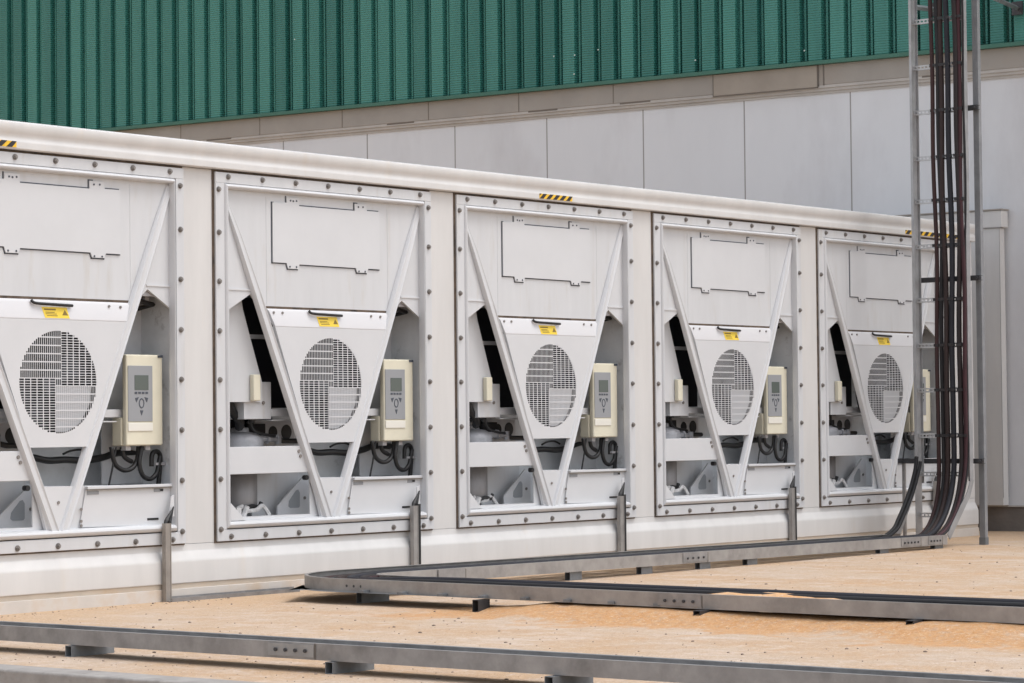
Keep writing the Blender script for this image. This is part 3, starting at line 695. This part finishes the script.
near = [(7.30, -.93, zt1(7.3)), (4.5, -.93, zt1(4.5)), (2, -.93, zt1(2)), (.51, -.93, zl)]+arc(.50, -1.10, .17, 90, 180, 8, zl)[1:]+[(.26, -2.3, zl), (.18, -3.6, zl), (.11, -5.6, zl), (.03, -8.5, zl)]
mb = MB(); mb.sweep(far, rail_prof(-1)); mb.build('side_rail', TRAYG, TL)
mb = MB(); mb.sweep(near, rail_prof(1)); mb.build('side_rail', TRAYG, TL)
# rungs of the tray
mb = MB()
x = .7
while x < 7.2: b_ = MB(); b_.box(x-.02, x+.02, -.925, -.435, zt1(x)+.004, zt1(x)+.018); b_.build('tray_rung', GALVD, TL); x += .3
y = -1.3
while y > -8.4:
    xo = -.165-.034*(-y-1.2) ; b_ = MB(); b_.box(xo+.01, xo+.425, y-.02, y+.02, zl+.004, zl+.018); b_.build('tray_rung', GALVD, TL); y -= .3
mb = MB(); mb.sweep([(.2, -.68, zl+.002)]+[(a[0], a[1], zl+.002) for a in arc(.45, -1.07, .39, 110, 180, 8, 0)]+[(.05, -2.3, zl+.002), (-.03, -3.6, zl+.002), (-.10, -5.6, zl+.002), (-.18, -8.5, zl+.002)], [(-.2, 0), (.2, 0), (.2, .002), (-.2, .002)])
mb.build('tray_floor', GALVD, TL)
def splice(parent, p, d, L=.26, nb=4, z=0, out=(0, -1), zh=.066, m=None):
    # plate on the outside of a rail. p = centre (x, y), d = unit direction along the rail
    mb = MB(); ox, oy = out; t0, t1 = .001, .004
    c = [(p[0]-d[0]*L/2+ox*t0, p[1]-d[1]*L/2+oy*t0), (p[0]+d[0]*L/2+ox*t0, p[1]+d[1]*L/2+oy*t0), (p[0]+d[0]*L/2+ox*t1, p[1]+d[1]*L/2+oy*t1), (p[0]-d[0]*L/2+ox*t1, p[1]-d[1]*L/2+oy*t1)]
    mb.loft([[(x, y, z+.01) for x, y in c], [(x, y, z+.01+zh) for x, y in c]])
    s = mb.build('splice_plate', m or GALV, parent)
    for k in range(nb):
        t = (-.5+(k+.5)/nb)*L*.86; mb = MB()
        mb.cyl((0, 0, 0), .008, .006, 'x' if abs(ox) > .5 else 'y', 8)
        b = mb.build('bolt', STRUTB, s); b.location = (p[0]+d[0]*t+ox*.0055+(-.006 if ox < -.5 else 0), p[1]+d[1]*t+oy*.0055+(-.006 if oy < -.5 else 0), z+.036)
    mb = MB(); e = (p[0]+d[0]*(L/2+.006), p[1]+d[1]*(L/2+.006)); mb.box(e[0]-.003, e[0]+.003, e[1]-.003, e[1]+.003, z+.002, z+H*.9); mb.build('joint', SEAM, s)
splice(TL, (-.085, -1.22), (-.04, -1), .26, 4, zl, (-1, 0)); splice(TL, (-.235, -3.55), (-.05, -1), .28, 4, zl, (-1, 0))
splice(TL, (3.75, -.93), (1, 0), .30, 4, zt1(3.75)); splice(TL, (6.72, -.93), (1, 0), .30, 5, zt1(6.7)); splice(TL, (7.10, -.93), (1, 0), .22, 4, zt1(7.1))
splice(TL, (1.1, -.934), (1, 0), .26, 0, zt1(1.1))

TS = empty('cable_tray', (0, 0, 0), label='straight narrow galvanised tray crossing the foreground', cat='cable tray')
z3 = .052; H3 = .069
mb = MB(); mb.sweep([(-3.36, .3, z3), (-3.37, -9.5, z3)], rail_prof(-1, H3)); mb.build('side_rail', GALV, TS)
mb = MB(); mb.sweep([(-3.16, .3, z3), (-3.17, -9.5, z3)], rail_prof(1, H3)); mb.build('side_rail', GALV, TS)
mb = MB(); mb.box(-3.355, -3.165, -9.5, .3, z3+.004, z3+.007); mb.build('tray_floor', GALVD, TS)
mb = MB(); mb.box(-3.35, -3.175, -9.45, .28, z3+H3-.026, z3+H3-.022); mb.build('tray_lid_lit', GALVL, TS)  # bright sheet stands in for the lit edges along the tray top
splice(TS, (-3.3645, -3.74), (0, -1), .26, 4, z3, (-1, 0), m=PLATE, zh=.052)

# supports under the trays
def support(x, y, L, ax, z, lab, grp, m=GALVD, h=None):
    mb = MB(); h = h or z-.002; a = .021; t = .003
    if ax == 'x':
        mb.box(x, x+L, y-a, y+a, 0, t); mb.box(x, x+L, y-a, y-a+t, t, h-t); mb.box(x, x+L, y+a-t, y+a, t, h-t); mb.box(x, x+L, y-a, y+a, h-t, h)
    else:
        mb.box(x-a, x+a, y-L, y, 0, t); mb.box(x-a, x-a+t, y-L, y, t, h-t); mb.box(x+a-t, x+a, y-L, y, t, h-t); mb.box(x-a, x+a, y-L, y, h-t, h)
    tag(mb.build('tray_support', m), lab, 'support', grp)
G3, G2, G1 = 'stubs under the foreground tray', 'stubs under the tray that runs to the right edge', 'stubs under the tray beside the container'
support(-3.385, -2.40, .26, 'x', z3, 'short steel stub under the foreground tray, leftmost of three', G3)
support(-3.385, -3.97, .26, 'x', z3, 'short steel stub under the foreground tray, middle of three', G3)
support(-3.41, -5.13, .26, 'x', z3, 'short steel stub under the foreground tray, rightmost of three near the bottom edge', G3)
support(.0, -1.15, .24, 'x', zl, 'steel stub under the bend of the L-shaped tray', G2)
support(-.235, -2.20, .10, 'x', zl, 'small stub end poking from the sand, nearest the tray bend', G2, STRUTB, .066)
support(-.33, -3.72, .10, 'x', zl, 'small stub end in orange sand under the middle of the tray', G2, STRUTB, .066)
support(-.38, -4.98, .10, 'x', zl, 'small stub end in the sand near the right edge of the photo', G2, STRUTB, .066)
nm = ['first', 'second', 'third', 'fourth', 'fifth', 'sixth', 'seventh']
for k, x in enumerate((1.25, 2.35, 3.15, 3.85, 4.45, 6.3, 7.15)):
    support(x, -.88, .13, 'x', zt1(x), 'dark stub under the container-side tray, %s from the bend' % nm[k], G1, GALVD)

# ------------------------------------------------------------------ ladder, post, struts
LD = empty('cable_ladder', (7.78, -.65, 0), label='tall galvanised cable ladder standing upright before the last cooling unit', cat='cable ladder')
zT = 6.4
def lrail(y, flip):
    mb = MB(); s = -1 if flip else 1; d = .055; t = .004; f = .022
    prof = [(-d, 0), (d, 0), (d, s*f), (d-t, s*f), (d-t, s*t), (-d+t, s*t), (-d+t, s*f), (-d, s*f)]
    z0 = .03 if not flip else .50
    mb.loft([[(a, y+b, z) for a, b in prof] for z in (z0, zT)])
    return mb
mb = lrail(.245, True); mb.box(-.055, .055, .246, .248, .05, 2.0); mb.build('ladder_rail', LADG, LD)
mb = MB()
prof = [(-.03, 0), (.03, 0), (.03, .016), (.026, .016), (.026, .004), (-.026, .004), (-.026, .016), (-.03, .016)]
mb.loft([[(a, -.245+b, z) for a, b in prof] for z in (.52, zT)]); mb.build('ladder_rail', LADG, LD)
# bent feet that lead into the tray
for y, nm_ in ((-.247, 'bend_piece'), (.247, 'bend_piece')):
    mb = MB(); P = [(.0, .53), (-.06, .42), (-.40, .085)] if y < 0 else [(.0, .62), (-.06, .50), (-.36, .09)]
    rings = []
    for i, (x, z) in enumerate(P):
        a = .03 if y < 0 else .045
        dirn = Vector((1, 0, 0)) if i == 0 else Vector((.72, 0, -.70)) if i == 1 else Vector((.62, 0, -.72)); c = Vector((x, 0, z))
        p_, q_ = c+dirn*a, c-dirn*a
        rings.append([(q_.x, y-.003, q_.z), (p_.x, y-.003, p_.z), (p_.x, y+.003, p_.z), (q_.x, y+.003, q_.z)])
    mb.loft(rings); mb.build(nm_, LADG, LD)
for k, z in enumerate((6.15, 5.78, 5.41, 5.04, 4.67, 4.297, 3.917, 3.546, 3.166, 2.812, 2.441, 2.0, 1.627, 1.262, .89, .575, .24)):
    mb = MB(); w_ = .019
    ya = -.225 if z > .3 else .04
    mb.box(.004, .008, ya, .242, z-w_, z-.007); mb.box(.004, .008, ya, .242, z+.007, z+w_)
    y = ya+.015
    while y < .24: mb.box(.004, .008, y, y+.012, z-.007, z+.007); y += .034
    mb.box(.008, .03, ya, .242, z-w_, z-w_+.003); mb.box(.008, .03, ya, .242, z+w_-.003, z+w_)
    mb.build('rung', GALVL, LD)
PO = empty('support_post', (7.94, -.912, 0), label='tall grey channel post on the ground just right of the cable ladder', cat='post')
mb = MB(); a = .023; t = .004
mb.box(-a, a, -a, -a+t, 0, 6.4); mb.box(-a, -a+t, -a+t, a, 0, 6.4); mb.box(a-t, a, -a+t, a, 0, 6.4); mb.box(-a, -.010, a, a+t, 0, 6.4); mb.box(.010, a, a, a+t, 0, 6.4)
mb.box(-a-.0015, -a, -.008, -.002, .1, 6.3)
mb.build('channel', mat('post_galvanised', (.30, .31, .325), .5, .4, var=.2, scale=8), PO)
mb = MB(); mb.box(-.027, .027, -.027, .031, 0, .06); mb.build('foot', GALVD, PO)
PL = empty('strut_post', (7.90, -.20, 0), label='short grey leg under the lowest dark strut beside the container', cat='post')
mb = MB(); mb.box(-.012, .012, -.012, .012, 0, .70); mb.build('channel', GALV, PL); mb = MB(); mb.box(-.022, .022, -.022, .022, 0, .006); mb.build('foot', GALVD, PL)
for z, y1_, lab in ((.68, -.17, 'lowest dark horizontal strut behind the ladder cables'), (2.17, -.36, 'dark horizontal strut bolting the ladder to the post at mid height'), (3.56, -.80, 'short dark strut clip between ladder and post near the trim band')):
    mb = MB(); x0 = 7.852; mb.box(x0, x0+.004, -.955, y1_, z-.02, z+.02); mb.box(x0+.004, x0+.05, -.955, y1_, z+.016, z+.02); mb.box(x0+.004, x0+.05, -.955, y1_, z-.02, z-.016)
    for y in (-.93, y1_-.04): mb.cyl((x0, y, z), .012, -.012, 'x', 8)
    tag(mb.build('strut', STRUTB), lab, 'strut', 'dark struts holding the ladder')
def wallbrace(x0, y0, z0, x1, y1, z1, lab):
    g = empty('wall_brace', (x0, y0, z0)); tag(g, lab, 'brace', 'braces from ladder to the wall')
    d = Vector((x1-x0, y1-y0, z1-z0)); mb = MB(); mb.tube([(0, 0, 0), tuple(d)], .024, 4); mb.build('bar', GALVD, g)
    mb = MB(); mb.box(d.x-.012, d.x+.02, d.y-.05, d.y+.05, d.z-.06, d.z+.06); mb.build('wall_plate', STRUTB, g)
wallbrace(7.97, -.93, 4.52, 10.23, -.10, 4.73, 'long grey brace from the post top to the wall at the upper right corner')
wallbrace(7.84, -.36, 4.44, 10.20, .72, 4.80, 'grey brace behind the ladder rungs running to the green siding')
# cables
cab = [(q[0]-.026,)+q[1:] for q in [(-.592, .0155, 'red', 'thin dark red cable nearest the left rail of the ladder'), (-.640, .016, 'blk', 'black cable second from the left rail of the ladder'), (-.678, .019, 'brn', 'thick brown-black cable in the middle of the ladder bundle'),
       (-.735, .020, 'nav', 'thick blue-black cable right of the ladder middle'), (-.806, .019, 'dk', 'black cable left of the dark red pair at the right rail'), (-.843, .0155, 'red2', 'maroon cable second from the right rail of the ladder'), (-.862, .008, 'blk', 'thin black cable tucked against the right rail of the ladder')]]
CM = {'red': mat('cable_red', (.035, .012, .012), .7, var=.3, scale=6), 'red2': mat('cable_maroon', (.042, .010, .015), .7, var=.35, scale=4), 'blk': mat('cable_black', (.010, .010, .012), .7, var=.3, scale=10), 'brn': mat('cable_brown', (.026, .013, .012), .7, var=.3, scale=6),
      'nav': mat('cable_navy', (.012, .013, .020), .7, var=.3, scale=8), 'dk': mat('cable_dark', (.016, .010, .011), .7, var=.3, scale=8)}
rr = random.Random(4)
for k, (y, r, c, lab) in enumerate(cab):
    ph_ = rr.uniform(0, 6); pts = []
    z = 6.4
    while z > .86:
        pts.append((7.750-r+.005*math.sin(z*1.1+ph_), y+.010*math.sin(z*1.5+ph_)+.006*math.sin(z*4.1+ph_), z)); z -= .18
    rad = .42+.03*k; zb = .075+(k % 2)*.012
    x0_ = 7.755-r; z1_ = zb+rad*1.25
    for j in range(0, 9):
        a = math.pi/2*j/8; pts.append((x0_-rad+rad*math.cos(a), y, z1_-(z1_-zb)*math.sin(a)))
    lat = (-y-.57)/.31      # 0..1 across
    yy = -.50-.36*lat; 
    for x in (6.7, 6.0, 5, 4, 3, 2, 1.2, .75): pts.append((x, yy+.015*math.sin(x*1.3+ph_), zt1(x)+.022+r+(.012 if k % 2 else 0)))
    R_ = .50-.33*lat
    for j in range(1, 8):
        a = math.radians(90+90*j/7); pts.append((.45+R_*math.cos(a)*1.05, -1.05+R_*math.sin(a)*1.0-.03, zl+.028+r))
    xb = .45-R_*1.05
    for y_ in (-1.6, -2.3, -3, -3.6, -4.4, -5.6, -7, -8.4): pts.append((xb-.034*(-y_-1.2)+.018*math.sin(y_*1.9+ph_), y_, zl+.034+r+(.014 if k % 2 else .0)))
    mb = MB(); mb.tube(smoothpath(pts, 3), r*1.12, 10); tag(mb.build('cable', CM[c], smooth=True), lab, 'cable', 'cables running down the ladder into the tray')
# two cables slung along the far rail into the tray
for k, (y, r, lab) in enumerate(((-.44, .017, 'black cable bending off the left rail of the ladder foot, upper one'), (-.475, .014, 'black cable bending off the left rail of the ladder foot, lower one'))):
    pts = [(7.69, y, .72-.04*k), (7.66, y, .60), (7.56, y, .43), (7.40, y, .24), (7.25, y, .12), (6.9, y, .07), (5.5, y, .07), (3.5, y, .08), (1.4, y, .10), (.85, y-.01, .10), (.50, -.52-.03*k, .105), (.15, -.68, .105), (-.03+.04*k, -.95, .105), (-.08+.04*k, -1.3, .105), (-.13+.04*k, -2.3, .105), (-.2+.04*k, -4, .10), (-.31+.04*k, -8.4, .105)]
    mb = MB(); mb.tube(smoothpath(pts, 5), r, 8); tag(mb.build('cable', CM['blk'], smooth=True), lab, 'cable', 'cables bending off the ladder rail')
# ties
for k, z in enumerate((4.297, 3.917, 3.546, 3.166, 2.812, 2.441, 2.0, 1.627, 1.262, .89)):
    mb = MB()
    for (y, r, c, lab) in cab[:6]:
        mb.box(7.755-2*r-.006, 7.755-2*r-.002, y-r-.005, y+r+.005, z-.012, z+.012); mb.box(7.755-2*r-.002, 7.79, y+r+.002, y+r+.007, z-.010, z+.010)
    mb.box(7.790, 7.795, -.87, -.57, z-.014, z+.014) if False else None
    o = mb.build('cable_tie', HAZB, LD); o.location = (-7.78, .65, 0)
# sand lying in the tray
mb = MB(); rings = []
for k in range(14):
    y = -3.3-k*.11; h = .030*math.sin(math.pi*k/13)+.004; c = -.02-.034*(-y-1.2)
    rings.append([(c+.06+.13*a, y, zl+.045+h*(1-a*a)**.5*(1+.2*math.sin(k*2.1+a*3))) for a in (-1, -.6, -.2, .2, .6, 1)])
R = [[mb.bm.verts.new(p) for p in r] for r in rings]
for i in range(len(R)-1):
    for j in range(5): mb._f([R[i][j], R[i][j+1], R[i+1][j+1], R[i+1][j]])
mb.build('blown_sand', SAND, smooth=True, kind='structure')
